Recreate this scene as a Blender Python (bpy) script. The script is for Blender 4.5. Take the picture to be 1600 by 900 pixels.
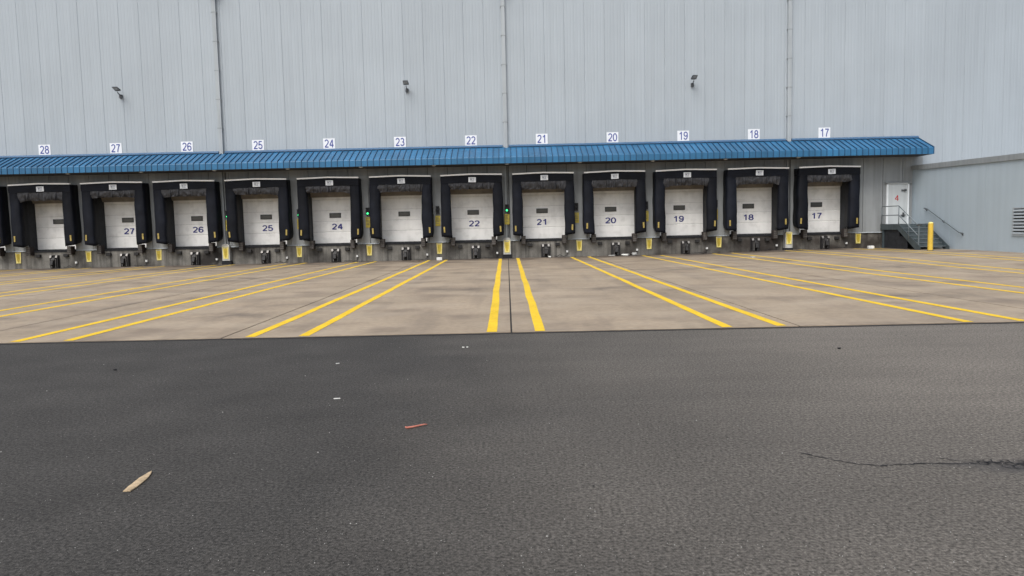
import bpy, math, random
from mathutils import Matrix, Vector, noise

# ------------------------------------------------------------------ camera, sky, sun, exposure
scene = bpy.context.scene
for o in list(bpy.data.objects):
    bpy.data.objects.remove(o)
COL = scene.collection

F_PX, YAW, PITCH, ROLL = 1144.885, -0.00491, -0.08246, -0.02257
cam_data = bpy.data.cameras.new('camera')
cam_data.sensor_width = 36.0
cam_data.lens = F_PX * 36.0 / 1600.0
cam_data.clip_start = 0.05
cam_data.clip_end = 3000.0
cam = bpy.data.objects.new('camera', cam_data)
COL.objects.link(cam)
cam.matrix_world = (Matrix.Translation((-0.07076, 0.0, 1.60972)) @ Matrix.Rotation(YAW, 4, 'Z')
                    @ Matrix.Rotation(math.pi / 2 + PITCH, 4, 'X') @ Matrix.Rotation(ROLL, 4, 'Z'))
scene.camera = cam

SUN_ELEV, SUN_AZ = math.radians(53), math.radians(205)      # azimuth clockwise from +Y
world = bpy.data.worlds.new('World')
scene.world = world
world.use_nodes = True
wn, wl = world.node_tree.nodes, world.node_tree.links
wn.clear()
w_out = wn.new('ShaderNodeOutputWorld')
w_bg = wn.new('ShaderNodeBackground')
w_hs = wn.new('ShaderNodeHueSaturation')
w_sky = wn.new('ShaderNodeTexSky')
w_sky.sky_type = 'NISHITA'
w_sky.sun_disc = False
w_sky.sun_elevation = SUN_ELEV
w_sky.sun_rotation = SUN_AZ
w_sky.dust_density = 3.0
w_sky.air_density = 1.0
w_hs.inputs['Saturation'].default_value = 0.42              # overcast: the blue is mostly gone
w_bg.inputs['Strength'].default_value = 0.10
wl.new(w_sky.outputs[0], w_hs.inputs['Color'])
wl.new(w_hs.outputs[0], w_bg.inputs[0])
wl.new(w_bg.outputs[0], w_out.inputs[0])

sun_data = bpy.data.lights.new('sun', 'SUN')
sun_data.energy = 1.1
sun_data.angle = math.radians(35)
sun_data.color = (1.0, 0.97, 0.93)
sun = bpy.data.objects.new('sun', sun_data)
COL.objects.link(sun)
sd = Vector((math.sin(SUN_AZ) * math.cos(SUN_ELEV), math.cos(SUN_AZ) * math.cos(SUN_ELEV), math.sin(SUN_ELEV)))
sun.rotation_euler = sd.to_track_quat('Z', 'Y').to_euler()
sun.location = (0, -20, 40)

scene.render.engine = 'CYCLES'
scene.view_settings.view_transform = 'Standard'
scene.view_settings.look = 'None'
scene.view_settings.gamma = 1.0
scene.view_settings.exposure = 1.0
scene.view_settings.use_curve_mapping = False

# ------------------------------------------------------------------ measures
D = 38.376            # depth of the dock wall
B = 3.66              # bay spacing
YE = 11.12            # where asphalt meets the concrete apron
DOCK = 0.94           # bottom edge of the metal wall
SOFF = 4.80           # canopy soffit
XC = 21.10            # inner corner where the annex begins
BAYS = list(range(17, 30))
def bx(n): return (21.5 - n) * B
def ye(x): return 11.07 - 0.0155 * max(-14.0, min(14.0, x))   # the asphalt edge runs slightly askew
def sstep(a, b, x):
    t = max(0.0, min(1.0, (x - a) / (b - a)))
    return t * t * (3 - 2 * t)
def gz(x, y):         # the yard rises a little into the right-hand corner
    return 0.10 * sstep(9.5, 15.0, x) * sstep(20.0, 33.0, y)

# ------------------------------------------------------------------ materials
MATS = {}
def material(name, color, rough=0.7, var=0.12, scale=3.0, fine=0.0, fine_scale=60.0, streak=0.0, streak_scale=2.0,
             stain=None, stain_amt=0.0, stain_scale=0.6, bump=0.0, bump_scale=40.0, metallic=0.0, spec=0.4, objvar=0.0):
    m = bpy.data.materials.new(name)
    m.use_nodes = True
    nt = m.node_tree
    n, l = nt.nodes, nt.links
    bs = n['Principled BSDF']
    bs.inputs['Roughness'].default_value = rough
    bs.inputs['Metallic'].default_value = metallic
    bs.inputs['Specular IOR Level'].default_value = spec
    geo = n.new('ShaderNodeNewGeometry')
    def tex(sc, detail=4.0, stretch=None):
        t = n.new('ShaderNodeTexNoise')
        t.inputs['Scale'].default_value = sc
        t.inputs['Detail'].default_value = detail
        if stretch:
            mp = n.new('ShaderNodeMapping')
            mp.inputs['Scale'].default_value = stretch
            l.new(geo.outputs['Position'], mp.inputs['Vector'])
            l.new(mp.outputs[0], t.inputs['Vector'])
        else:
            l.new(geo.outputs['Position'], t.inputs['Vector'])
        return t.outputs[0]
    def rng(src, a, b, c, d):
        r = n.new('ShaderNodeMapRange')
        r.inputs[1].default_value, r.inputs[2].default_value = a, b
        r.inputs[3].default_value, r.inputs[4].default_value = c, d
        l.new(src, r.inputs[0])
        return r.outputs[0]
    def mul(a, b):
        q = n.new('ShaderNodeMath'); q.operation = 'MULTIPLY'
        l.new(a, q.inputs[0]); l.new(b, q.inputs[1])
        return q.outputs[0]
    fac = rng(tex(scale), 0.3, 0.7, 1 - var, 1 + var)
    if objvar:
        oi = n.new('ShaderNodeObjectInfo')
        fac = mul(fac, rng(oi.outputs['Random'], 0.0, 1.0, 1 - objvar, 1 + objvar))
    if fine:
        fac = mul(fac, rng(tex(fine_scale, 2.0), 0.3, 0.7, 1 - fine, 1 + fine))
    if streak:
        fac = mul(fac, rng(tex(streak_scale, 5.0, (3.0, 3.0, 0.12)), 0.42, 0.72, 1 + streak * 0.25, 1 - streak))
    vm = n.new('ShaderNodeVectorMath'); vm.operation = 'SCALE'
    vm.inputs[0].default_value = color
    l.new(fac, vm.inputs['Scale'])
    out = vm.outputs[0]
    if stain:
        mx = n.new('ShaderNodeMix'); mx.data_type = 'RGBA'
        l.new(rng(tex(stain_scale, 7.0), 0.50, 0.68, 0.0, stain_amt), mx.inputs[0])
        l.new(out, mx.inputs[6])
        mx.inputs[7].default_value = (*stain, 1)
        out = mx.outputs[2]
    l.new(out, bs.inputs['Base Color'])
    if bump:
        bp = n.new('ShaderNodeBump')
        bp.inputs['Strength'].default_value = bump
        bp.inputs['Distance'].default_value = 0.02
        l.new(tex(bump_scale, 4.0), bp.inputs['Height'])
        l.new(bp.outputs[0], bs.inputs['Normal'])
    MATS[name] = m
    return m, n, l, bs, geo, tex, rng, mul

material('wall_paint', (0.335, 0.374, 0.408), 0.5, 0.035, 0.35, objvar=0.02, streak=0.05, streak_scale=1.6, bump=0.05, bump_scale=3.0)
material('wall_paint_shaded', (0.262, 0.276, 0.282), 0.5, 0.06, 1.5, streak=0.20, streak_scale=1.8, bump=0.05, bump_scale=3.0)  # wall paint darkened to carry the shade below the canopy
material('annex_paint', (0.395, 0.462, 0.510), 0.5, 0.03, 0.5, streak=0.05, streak_scale=1.2, bump=0.05, bump_scale=3.0)
material('trim_grey', (0.255, 0.275, 0.285), 0.5, 0.08, 2.0, streak=0.15)
material('pipe_grey', (0.33, 0.36, 0.38), 0.45, 0.05, 2.0, streak=0.12)
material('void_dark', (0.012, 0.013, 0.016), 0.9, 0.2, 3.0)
material('jamb', (0.022, 0.024, 0.029), 0.7, 0.3, 5.0)
material('lintel_shade', (0.21, 0.19, 0.165), 0.75, 0.2, 3.0)  # brown-grey standing in for shade on the door tops
material('soffit', (0.055, 0.052, 0.055), 0.8, 0.15, 2.0)
material('blue_metal', (0.021, 0.115, 0.235), 0.42, objvar=0.10, var=0.16, scale=0.9, streak=0.14, bump=0.03, bump_scale=5.0, spec=0.4)
material('blue_seam', (0.008, 0.042, 0.10), 0.45, 0.12, 1.5)  # panel blue darkened for the shadow and dirt along the ribs
material('flashing_blue', (0.05, 0.11, 0.20), 0.4, 0.08, 1.5)
material('fabric', (0.0056, 0.0068, 0.0112), 0.60, objvar=0.28, var=0.35, scale=1.6, fine=0.12, fine_scale=30, bump=0.5, bump_scale=7.0, spec=0.16)
material('curtain', (0.033, 0.033, 0.037), 0.55, 0.30, 4.0, bump=0.4, bump_scale=14.0, spec=0.4)
material('white_strip', (0.88, 0.88, 0.88), 0.5, 0.06, 4.0)
material('white_plate', (0.70, 0.72, 0.75), 0.5, 0.04, 4.0)
material('print_grey', (0.20, 0.22, 0.25), 0.6, 0.1, 5.0)
material('navy_paint', (0.022, 0.026, 0.175), 0.6, 0.15, 6.0)
material('navy_sign', (0.055, 0.075, 0.27), 0.6, 0.1, 6.0)
material('red_paint', (0.42, 0.03, 0.03), 0.6, 0.1, 6.0)
material('door_white', (0.88, 0.87, 0.84), 0.5, 0.04, 1.2, streak=0.07, streak_scale=1.0, objvar=0.02, stain=(0.42, 0.41, 0.38), stain_amt=0.28, stain_scale=2.3, bump=0.04, bump_scale=8)
material('window_frame', (0.025, 0.025, 0.024), 0.5, 0.1)
material('window_glass', (0.055, 0.055, 0.05), 0.15, 0.1, spec=0.6)
material('man_door', (0.50, 0.53, 0.54), 0.45, 0.04, 2.0, streak=0.08)
material('door_frame', (0.74, 0.77, 0.79), 0.45, 0.04)
_dc = material('dock_concrete', (0.150, 0.142, 0.126), 0.85, 0.30, 1.6, fine=0.12, fine_scale=25, streak=0.5, streak_scale=2.2, stain=(0.018, 0.015, 0.013), stain_amt=0.95, stain_scale=0.55, bump=0.35, bump_scale=14)
m, n, l, bs, geo, tex, rng, mul = _dc
lk = bs.inputs['Base Color'].links[0].from_socket
sep = n.new('ShaderNodeSeparateXYZ'); l.new(geo.outputs['Position'], sep.inputs[0])
mx = n.new('ShaderNodeMix'); mx.data_type = 'RGBA'           # brown seepage over the right-hand docks
l.new(mul(rng(sep.outputs[0], 4.0, 9.0, 0.0, 0.9), rng(tex(1.1, 6.0), 0.36, 0.60, 0.15, 1.0)), mx.inputs[0])
l.new(lk, mx.inputs[6]); mx.inputs[7].default_value = (0.028, 0.022, 0.018, 1); l.new(mx.outputs[2], bs.inputs['Base Color'])
material('rubber', (0.030, 0.022, 0.019), 0.8, 0.35, 6.0, bump=0.3, bump_scale=30)
material('bumper_face', (0.075, 0.068, 0.062), 0.75, 0.4, 7.0)
material('dark_steel', (0.020, 0.019, 0.019), 0.55, 0.4, 6.0, metallic=0.2)
material('worn_steel', (0.20, 0.19, 0.18), 0.5, 0.4, 8.0, metallic=0.5)
material('yellow_plate', (0.72, 0.61, 0.20), 0.5, 0.12, 5.0, streak=0.2)
material('yellow_panel', (0.50, 0.37, 0.04), 0.5, 0.2, 7.0, streak=0.25)
material('yellow_sign', (0.42, 0.33, 0.045), 0.5, 0.2, 6.0)
material('yellow_marker', (0.30, 0.225, 0.06), 0.5, 0.3, 9.0)
material('bollard_yellow', (0.62, 0.42, 0.055), 0.42, 0.08, 3.0, streak=0.12, stain=(0.25, 0.19, 0.06), stain_amt=0.25, stain_scale=4.0)
material('black_plastic', (0.010, 0.010, 0.012), 0.5, 0.2)
material('lamp_dark', (0.055, 0.06, 0.068), 0.5, 0.15)
material('lamp_glass', (0.30, 0.31, 0.32), 0.2, 0.1)
material('stair_steel', (0.062, 0.080, 0.088), 0.55, 0.15, 3.0, streak=0.2)
material('rail_steel', (0.15, 0.175, 0.19), 0.45, 0.15, 4.0, metallic=0.3)
material('guard_steel', (0.42, 0.42, 0.40), 0.6, 0.2, 4.0, streak=0.3, stain=(0.10, 0.08, 0.06), stain_amt=0.5, stain_scale=4)
material('hardware', (0.10, 0.105, 0.11), 0.5, 0.2, 6.0, metallic=0.4)
material('white_block', (0.62, 0.62, 0.60), 0.7, 0.12, 9.0)
material('wood_chip', (0.42, 0.32, 0.20), 0.7, 0.4, 18.0, fine=0.2, fine_scale=120)
material('pink_twig', (0.48, 0.17, 0.12), 0.6, 0.2, 30.0)
material('paper_white', (0.66, 0.66, 0.62), 0.7, 0.1, 12.0)
material('pebble_light', (0.28, 0.275, 0.26), 0.7, 0.35, 50.0)
material('pebble_dark', (0.014, 0.014, 0.015), 0.8, 0.3, 50.0)
material('crack_dark', (0.011, 0.011, 0.013), 0.9, 0.3, 30.0)
material('joint_dark', (0.022, 0.020, 0.020), 0.9, 0.4, 10.0, bump=0.4, bump_scale=50)
material('louver_light', (0.36, 0.40, 0.43), 0.45, 0.05, 4.0)

# yellow line paint, worn through in places
m, n, l, bs, geo, tex, rng, mul = material('line_paint', (0.70, 0.462, 0.020), 0.7, 0.10, 1.3, fine=0.12, fine_scale=30, bump=0.15, bump_scale=80, spec=0.15)
lk = bs.inputs['Base Color'].links[0].from_socket
mx = n.new('ShaderNodeMix'); mx.data_type = 'RGBA'
sep = n.new('ShaderNodeSeparateXYZ'); l.new(geo.outputs['Position'], sep.inputs[0])
wearY = rng(sep.outputs[1], 12.0, 37.0, 0.10, 0.36)          # tyres have worn and greyed the dock end
l.new(mul(rng(tex(2.2, 8.0), 0.36, 0.66, 0.25, 1.0), wearY), mx.inputs[0])
l.new(lk, mx.inputs[6]); mx.inputs[7].default_value = (0.50, 0.39, 0.15, 1)
l.new(mx.outputs[2], bs.inputs['Base Color'])

# apron concrete: broom finish, oil drips and tyre dirt
m, n, l, bs, geo, tex, rng, mul = material('apron_concrete', (0.302, 0.240, 0.172), 0.60, 0.13, 0.45, fine=0.12, fine_scale=9,
                                           stain=(0.160, 0.124, 0.094), stain_amt=0.65, stain_scale=0.7, bump=0.15, bump_scale=60, spec=0.35)
lk = bs.inputs['Base Color'].links[0].from_socket
sep = n.new('ShaderNodeSeparateXYZ'); l.new(geo.outputs['Position'], sep.inputs[0])
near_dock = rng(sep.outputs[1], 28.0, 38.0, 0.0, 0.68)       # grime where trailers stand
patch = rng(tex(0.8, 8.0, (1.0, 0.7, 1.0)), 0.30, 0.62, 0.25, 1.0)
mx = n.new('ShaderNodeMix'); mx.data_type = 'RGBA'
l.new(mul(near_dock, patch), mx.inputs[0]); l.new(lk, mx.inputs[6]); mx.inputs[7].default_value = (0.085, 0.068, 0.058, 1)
mx2 = n.new('ShaderNodeMix'); mx2.data_type = 'RGBA'
l.new(rng(tex(0.9, 9.0, (1.7, 0.16, 1.0)), 0.52, 0.72, 0.0, 0.50), mx2.inputs[0])
l.new(mx.outputs[2], mx2.inputs[6]); mx2.inputs[7].default_value = (0.135, 0.108, 0.086, 1)
mx3 = n.new('ShaderNodeMix'); mx3.data_type = 'RGBA'
l.new(rng(tex(0.55, 9.0, (0.9, 1.6, 1.0)), 0.46, 0.72, 0.0, 0.55), mx3.inputs[0])
l.new(mx2.outputs[2], mx3.inputs[6]); mx3.inputs[7].default_value = (0.39, 0.325, 0.245, 1)
def blobs(spots, lo=0.35, hi=0.62):          # oil drips, wet seepage and tyre rubber where the photo has them
    acc = None
    for (cx, cy, rx, ry, amt) in spots:
        sub = n.new('ShaderNodeVectorMath'); sub.operation = 'SUBTRACT'; sub.inputs[1].default_value = (cx, cy, 0)
        l.new(geo.outputs['Position'], sub.inputs[0])
        sc_ = n.new('ShaderNodeVectorMath'); sc_.operation = 'MULTIPLY'; sc_.inputs[1].default_value = (1 / rx, 1 / ry, 0)
        l.new(sub.outputs[0], sc_.inputs[0])
        ln = n.new('ShaderNodeVectorMath'); ln.operation = 'LENGTH'; l.new(sc_.outputs[0], ln.inputs[0])
        fq = rng(ln.outputs['Value'], 0.15, 1.25, amt, 0.0)
        if acc is None: acc = fq
        else:
            mm = n.new('ShaderNodeMath'); mm.operation = 'MAXIMUM'; l.new(acc, mm.inputs[0]); l.new(fq, mm.inputs[1]); acc = mm.outputs[0]
    return mul(acc, rng(tex(1.7, 9.0), lo, hi, 0.0, 1.0))
SPOTS = [(-15.4, 37.2, 2.6, 1.6, 1.0), (-15.8, 34.3, 2.4, 1.0, 1.0), (-18.5, 33.0, 2.6, 0.7, 0.9), (0.2, 37.9, 1.3, 0.9, 1.0), (7.4, 37.7, 1.9, 0.9, 1.0),
         (14.5, 37.4, 2.8, 1.1, 1.0), (-3.4, 38.0, 2.0, 0.7, 0.8), (3.9, 38.0, 1.8, 0.6, 0.8), (11.0, 37.9, 1.8, 0.8, 0.9), (-8.0, 38.0, 2.6, 0.7, 0.7), (-22.5, 38.0, 4.0, 0.9, 0.8),
         (12.3, 24.2, 1.6, 0.7, 0.8), (8.0, 15.2, 2.0, 0.7, 0.6), (-5.6, 14.2, 1.5, 0.7, 0.55), (-10.5, 14.5, 2.0, 0.6, 0.5), (2.4, 18.5, 1.0, 0.8, 0.6), (-1.6, 19.5, 1.2, 1.0, 0.5), (5.6, 26, 1.5, 1.2, 0.5), (-9.5, 26, 2.0, 1.2, 0.55)]
mx4 = n.new('ShaderNodeMix'); mx4.data_type = 'RGBA'
l.new(blobs(SPOTS), mx4.inputs[0]); l.new(mx3.outputs[2], mx4.inputs[6]); mx4.inputs[7].default_value = (0.052, 0.044, 0.040, 1)
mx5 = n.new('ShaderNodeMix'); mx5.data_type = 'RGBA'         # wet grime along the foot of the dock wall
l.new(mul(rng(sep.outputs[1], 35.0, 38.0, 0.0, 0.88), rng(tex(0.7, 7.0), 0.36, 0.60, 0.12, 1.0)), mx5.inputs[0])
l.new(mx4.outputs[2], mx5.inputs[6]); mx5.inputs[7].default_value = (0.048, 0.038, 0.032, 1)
l.new(mx5.outputs[2], bs.inputs['Base Color'])

# asphalt: darker to the left, lighter and greyer to the right, fine aggregate
m, n, l, bs, geo, tex, rng, mul = material('asphalt', (0.046, 0.0435, 0.0405), 0.85, 0.14, 1.3, fine=0.34, fine_scale=95, spec=0.25)
lk = bs.inputs['Base Color'].links[0].from_socket
grain = mul(mul(rng(tex(48.0, 6.0), 0.34, 0.66, 0.50, 1.50), rng(tex(19.0, 8.0), 0.3, 0.7, 0.86, 1.14)), rng(tex(1.1, 6.0, (0.30, 1.5, 1.0)), 0.34, 0.66, 0.95, 1.05))
gs = n.new('ShaderNodeVectorMath'); gs.operation = 'SCALE'; l.new(lk, gs.inputs[0]); l.new(grain, gs.inputs['Scale']); lk = gs.outputs[0]
sep = n.new('ShaderNodeSeparateXYZ'); l.new(geo.outputs['Position'], sep.inputs[0])
add = n.new('ShaderNodeMath'); add.operation = 'MULTIPLY_ADD'
l.new(tex(0.35, 6.0), add.inputs[0]); add.inputs[1].default_value = 5.0; l.new(sep.outputs[0], add.inputs[2])
right_grey = rng(add.outputs[0], 0.9, 7.2, 0.0, 0.90)
spk = rng(tex(80.0, 2.0), 0.66, 0.74, 0.0, 0.7)
mx = n.new('ShaderNodeMix'); mx.data_type = 'RGBA'
l.new(right_grey, mx.inputs[0]); l.new(lk, mx.inputs[6])
sc = n.new('ShaderNodeVectorMath'); sc.operation = 'SCALE'; sc.inputs[0].default_value = (0.152, 0.137, 0.119)
l.new(mul(grain, mul(rng(tex(1.4, 6.0, (0.35, 1.3, 1.0)), 0.3, 0.7, 0.91, 1.09), rng(tex(95.0, 3.0), 0.3, 0.7, 0.72, 1.28))), sc.inputs['Scale']); l.new(sc.outputs[0], mx.inputs[7])
mx2 = n.new('ShaderNodeMix'); mx2.data_type = 'RGBA'
l.new(spk, mx2.inputs[0]); l.new(mx.outputs[2], mx2.inputs[6]); mx2.inputs[7].default_value = (0.20, 0.195, 0.185, 1)
pits = n.new('ShaderNodeMix'); pits.data_type = 'RGBA'      # open pits and the broken patch round the crack
l.new(rng(tex(30.0, 3.0), 0.70, 0.76, 0.0, 0.75), pits.inputs[0]); l.new(mx2.outputs[2], pits.inputs[6]); pits.inputs[7].default_value = (0.014, 0.014, 0.014, 1)
brk = n.new('ShaderNodeMix'); brk.data_type = 'RGBA'
l.new(blobs([(3.32, 4.58, 0.42, 0.13, 0.9), (2.95, 4.66, 0.3, 0.05, 0.6)], 0.2, 0.5), brk.inputs[0]); l.new(pits.outputs[2], brk.inputs[6]); brk.inputs[7].default_value = (0.040, 0.040, 0.043, 1)
l.new(brk.outputs[2], bs.inputs['Base Color'])
b1 = n.new('ShaderNodeBump'); b1.inputs['Strength'].default_value = 0.8; b1.inputs['Distance'].default_value = 0.007
l.new(tex(130.0, 3.0), b1.inputs['Height'])
b2 = n.new('ShaderNodeBump'); b2.inputs['Strength'].default_value = 0.10; b2.inputs['Distance'].default_value = 0.03
l.new(tex(9.0, 4.0), b2.inputs['Height']); l.new(b1.outputs[0], b2.inputs['Normal'])
l.new(b2.outputs[0], bs.inputs['Normal'])

# lit green signal lens
gm = bpy.data.materials.new('green_lamp'); gm.use_nodes = True
gb = gm.node_tree.nodes['Principled BSDF']
gb.inputs['Base Color'].default_value = (0.02, 0.5, 0.15, 1)
gb.inputs['Emission Color'].default_value = (0.06, 1.0, 0.30, 1)
gb.inputs['Emission Strength'].default_value = 1.0
MATS['green_lamp'] = gm

# ------------------------------------------------------------------ mesh helpers
class MB:
    def __init__(s): s.v, s.f = [], []
    def quad(s, a, b, c, d):
        i = len(s.v); s.v += [a, b, c, d]; s.f.append((i, i + 1, i + 2, i + 3))
    def box(s, x0, x1, y0, y1, z0, z1):
        i = len(s.v)
        s.v += [(x0, y0, z0), (x1, y0, z0), (x1, y1, z0), (x0, y1, z0), (x0, y0, z1), (x1, y0, z1), (x1, y1, z1), (x0, y1, z1)]
        s.f += [tuple(i + k for k in q) for q in ((0, 3, 2, 1), (4, 5, 6, 7), (0, 1, 5, 4), (1, 2, 6, 5), (2, 3, 7, 6), (3, 0, 4, 7))]
        return s
    def hexa(s, p):                      # 8 points ordered like box
        i = len(s.v); s.v += list(p)
        s.f += [tuple(i + k for k in q) for q in ((0, 3, 2, 1), (4, 5, 6, 7), (0, 1, 5, 4), (1, 2, 6, 5), (2, 3, 7, 6), (3, 0, 4, 7))]
        return s
    def prism(s, poly, axis, a, b):      # poly in the two other axes, extruded along axis a..b
        i = len(s.v); k = len(poly)
        def mk(p, t):
            return {'x': (t, p[0], p[1]), 'y': (p[0], t, p[1]), 'z': (p[0], p[1], t)}[axis]
        s.v += [mk(p, a) for p in poly] + [mk(p, b) for p in poly]
        s.f.append(tuple(i + j for j in range(k))); s.f.append(tuple(i + k + j for j in reversed(range(k))))
        for j in range(k):
            s.f.append((i + j, i + k + j, i + k + (j + 1) % k, i + (j + 1) % k))
        return s
    def tube(s, pts, r, seg=8, cap=True):
        pts = [Vector(p) for p in pts]; rings = []
        rs = r if isinstance(r, (list, tuple)) else [r] * len(pts)
        for j, p in enumerate(pts):
            t = (pts[min(j + 1, len(pts) - 1)] - pts[max(j - 1, 0)]).normalized()
            u = t.orthogonal() if abs(t.z) > 0.9 else t.cross(Vector((0, 0, 1)))
            u.normalize(); w = t.cross(u)
            rings.append(len(s.v))
            for k in range(seg):
                a = 2 * math.pi * k / seg
                s.v.append(tuple(p + (u * math.cos(a) + w * math.sin(a)) * rs[j]))
        for j in range(len(pts) - 1):
            for k in range(seg):
                s.f.append((rings[j] + k, rings[j] + (k + 1) % seg, rings[j + 1] + (k + 1) % seg, rings[j + 1] + k))
        if cap:
            s.f.append(tuple(rings[0] + k for k in reversed(range(seg)))); s.f.append(tuple(rings[-1] + k for k in range(seg)))
        return s
    def grid(s, nx, ny, fn):
        i = len(s.v)
        for b in range(ny + 1):
            for a in range(nx + 1):
                s.v.append(tuple(fn(a / nx, b / ny)))
        w = nx + 1
        for b in range(ny):
            for a in range(nx):
                s.f.append((i + b * w + a, i + b * w + a + 1, i + (b + 1) * w + a + 1, i + (b + 1) * w + a))
        return s
    def mesh(s, name, mat, smooth=False):
        me = bpy.data.meshes.new(name)
        me.from_pydata([tuple(p) for p in s.v], [], s.f)
        me.materials.append(MATS[mat])
        if smooth:
            for p in me.polygons: p.use_smooth = True
        me.update()
        import bmesh
        bm = bmesh.new(); bm.from_mesh(me); bmesh.ops.recalc_face_normals(bm, faces=bm.faces); bm.to_mesh(me); bm.free()
        return me

def put(name, mesh, parent=None, loc=(0, 0, 0), rot=(0, 0, 0)):
    o = bpy.data.objects.new(name, mesh)
    COL.objects.link(o)
    o.location = loc; o.rotation_euler = rot
    if parent is not None: o.parent = parent
    if name == 'print': o['kind'] = 'stuff'      # illegible fine print
    return o
def empty(name, loc, label, cat, group=None, rot=(0, 0, 0)):
    o = put(name, None, None, loc, rot); o.empty_display_size = 0.2
    return tag(o, label, cat, group)
def tag(o, label, cat, group=None):
    o['label'] = label; o['category'] = cat
    if group: o['group'] = group
    return o
def struct(o): o['kind'] = 'structure'; return o
CACHE = {}
def cached(key, fn):
    if key not in CACHE: CACHE[key] = fn()
    return CACHE[key]
def arc(cx, cy, rx, ry, a0, a1, n=12):
    return [(cx + rx * math.cos(math.radians(a0 + (a1 - a0) * k / n)), cy + ry * math.sin(math.radians(a0 + (a1 - a0) * k / n))) for k in range(n + 1)]
DIGITS = {          # stroke centre lines in a 0.6 x 1 cell
    '0': [arc(0.3, 0.5, 0.25, 0.44, 0, 360, 28)],
    '1': [[(0.12, 0.72), (0.30, 0.83), (0.38, 0.97)], [(0.38, 1.0), (0.38, 0.0)]],
    '2': [arc(0.30, 0.70, 0.235, 0.24, 165, -35, 14) + [(0.30, 0.32), (0.10, 0.12), (0.06, 0.06)], [(0.03, 0.065), (0.56, 0.065)]],
    '3': [arc(0.28, 0.715, 0.21, 0.225, 155, -90, 14), arc(0.28, 0.28, 0.245, 0.22, 90, -160, 14)],
    '4': [[(0.44, 0.0), (0.44, 0.98)], [(0.42, 0.93), (0.06, 0.32)], [(0.02, 0.285), (0.60, 0.285)]],
    '5': [[(0.52, 0.935), (0.13, 0.935)], [(0.14, 0.96), (0.08, 0.46)], [(0.07, 0.47)] + arc(0.28, 0.32, 0.25, 0.26, 140, -160, 16)],
    '6': [arc(0.30, 0.31, 0.235, 0.25, 0, 360, 24), arc(0.33, 0.50, 0.27, 0.44, 35, 190, 12)],
    '7': [[(0.05, 0.93), (0.56, 0.93)], [(0.53, 0.92), (0.36, 0.62), (0.26, 0.30), (0.22, 0.0)]],
    '8': [arc(0.30, 0.725, 0.20, 0.21, 0, 360, 22), arc(0.30, 0.28, 0.24, 0.23, 0, 360, 24)],
    '9': [arc(0.30, 0.69, 0.235, 0.25, 0, 360, 24), arc(0.27, 0.50, 0.27, 0.44, -145, 10, 12)],
}
def text_mesh(name, s, mat, height, width, depth=0.004, stroke=0.13):
    mb = MB(); adv = 0.70; tot = adv * (len(s) - 1) + 0.6; sx = width / tot; lift = 0.0
    for q, ch in enumerate(s):
        for path in DIGITS[ch]:
            P = [Vector(p) for p in path]; rows = []
            closed = (P[0] - P[-1]).length < 1e-4
            for k, p in enumerate(P):
                a = P[k - 1] if k else (P[-2] if closed else P[0]); b = P[k + 1] if k < len(P) - 1 else (P[1] if closed else P[-1])
                t = (b - a).normalized(); nrm = Vector((-t.y, t.x)) * stroke / 2
                rows.append((p + nrm, p - nrm))
            pt = lambda v: ((v.x + q * adv - tot / 2) * sx, -depth - lift, (v.y - 0.5) * height)
            for (a, b), (c, d) in zip(rows[:-1], rows[1:]): mb.quad(pt(a), pt(b), pt(d), pt(c))
            lift += 0.0006
    return mb.mesh(name, mat)

# ------------------------------------------------------------------ ground, apron, painted lines
rnd = random.Random(7)
gb_ = MB(); gb_.quad((-500, -500, 0), (500, -500, 0), (500, 500, 0), (-500, 500, 0))
ground = struct(put('asphalt_ground', gb_.mesh('asphalt_ground', 'asphalt')))

apron_mb = MB()
NX, NY = 64, 30
apron_mb.grid(NX, NY, lambda u, v: (-34 + 58 * u, ye(-34 + 58 * u) + 0.02 + (D - ye(-34 + 58 * u)) * v, 0.003 + gz(-34 + 58 * u, YE + (D - YE) * v)))
apron = struct(put('concrete_apron', apron_mb.mesh('concrete_apron', 'joint_dark')))

def slab_z(x, y): return 0.014 + gz(x, y)
joints = [-31.2 + 4.45 * k for k in range(7)] + [-0.04, 4.36, 8.8, 13.25, 17.7, 22.2]
joints = sorted(j for j in joints if j < -1) + [j for j in joints if j > -1]
for a, b in zip(joints[:-1], joints[1:]):
    mb = MB(); ny = 40; g = 0.014
    ed = [rnd.uniform(0, 0.02) for _ in range(9)]
    def fn(u, v, a=a, b=b, ed=ed):
        x = a + g + (b - a - 2 * g) * u
        y0 = ye(x) + 0.05 + ed[int(u * 8 + .5)]
        y = y0 + (D + 0.03 - y0) * v
        return (x, y, slab_z(x, y))
    mb.grid(8, ny, fn)
    i = len(mb.v)                       # front and side edges
    mb.grid(8, 1, lambda u, v: Vector(fn(u, 0)) - Vector((0, 0, 0.013 * v)))
    mb.grid(ny, 1, lambda u, v: Vector(fn(0, u)) - Vector((0, 0, 0.010 * v)))
    mb.grid(ny, 1, lambda u, v: Vector(fn(1, u)) - Vector((0, 0, 0.010 * v)))
    put('slab', mb.mesh('slab', 'apron_concrete'), apron)
# ragged tar edge between asphalt and concrete
mb = MB(); N = 260
ys = [(ye(-34 + 58 * k / N) - 0.045 - abs(noise.noise((k * 0.37, 0, 0))) * 0.05, ye(-34 + 58 * k / N) + 0.06) for k in range(N + 1)]
mb.grid(N, 1, lambda u, v: (-34 + 58 * u, ys[int(round(u * N))][int(round(v))], 0.005))
put('edge_joint', mb.mesh('edge_joint', 'joint_dark'), apron)

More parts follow.
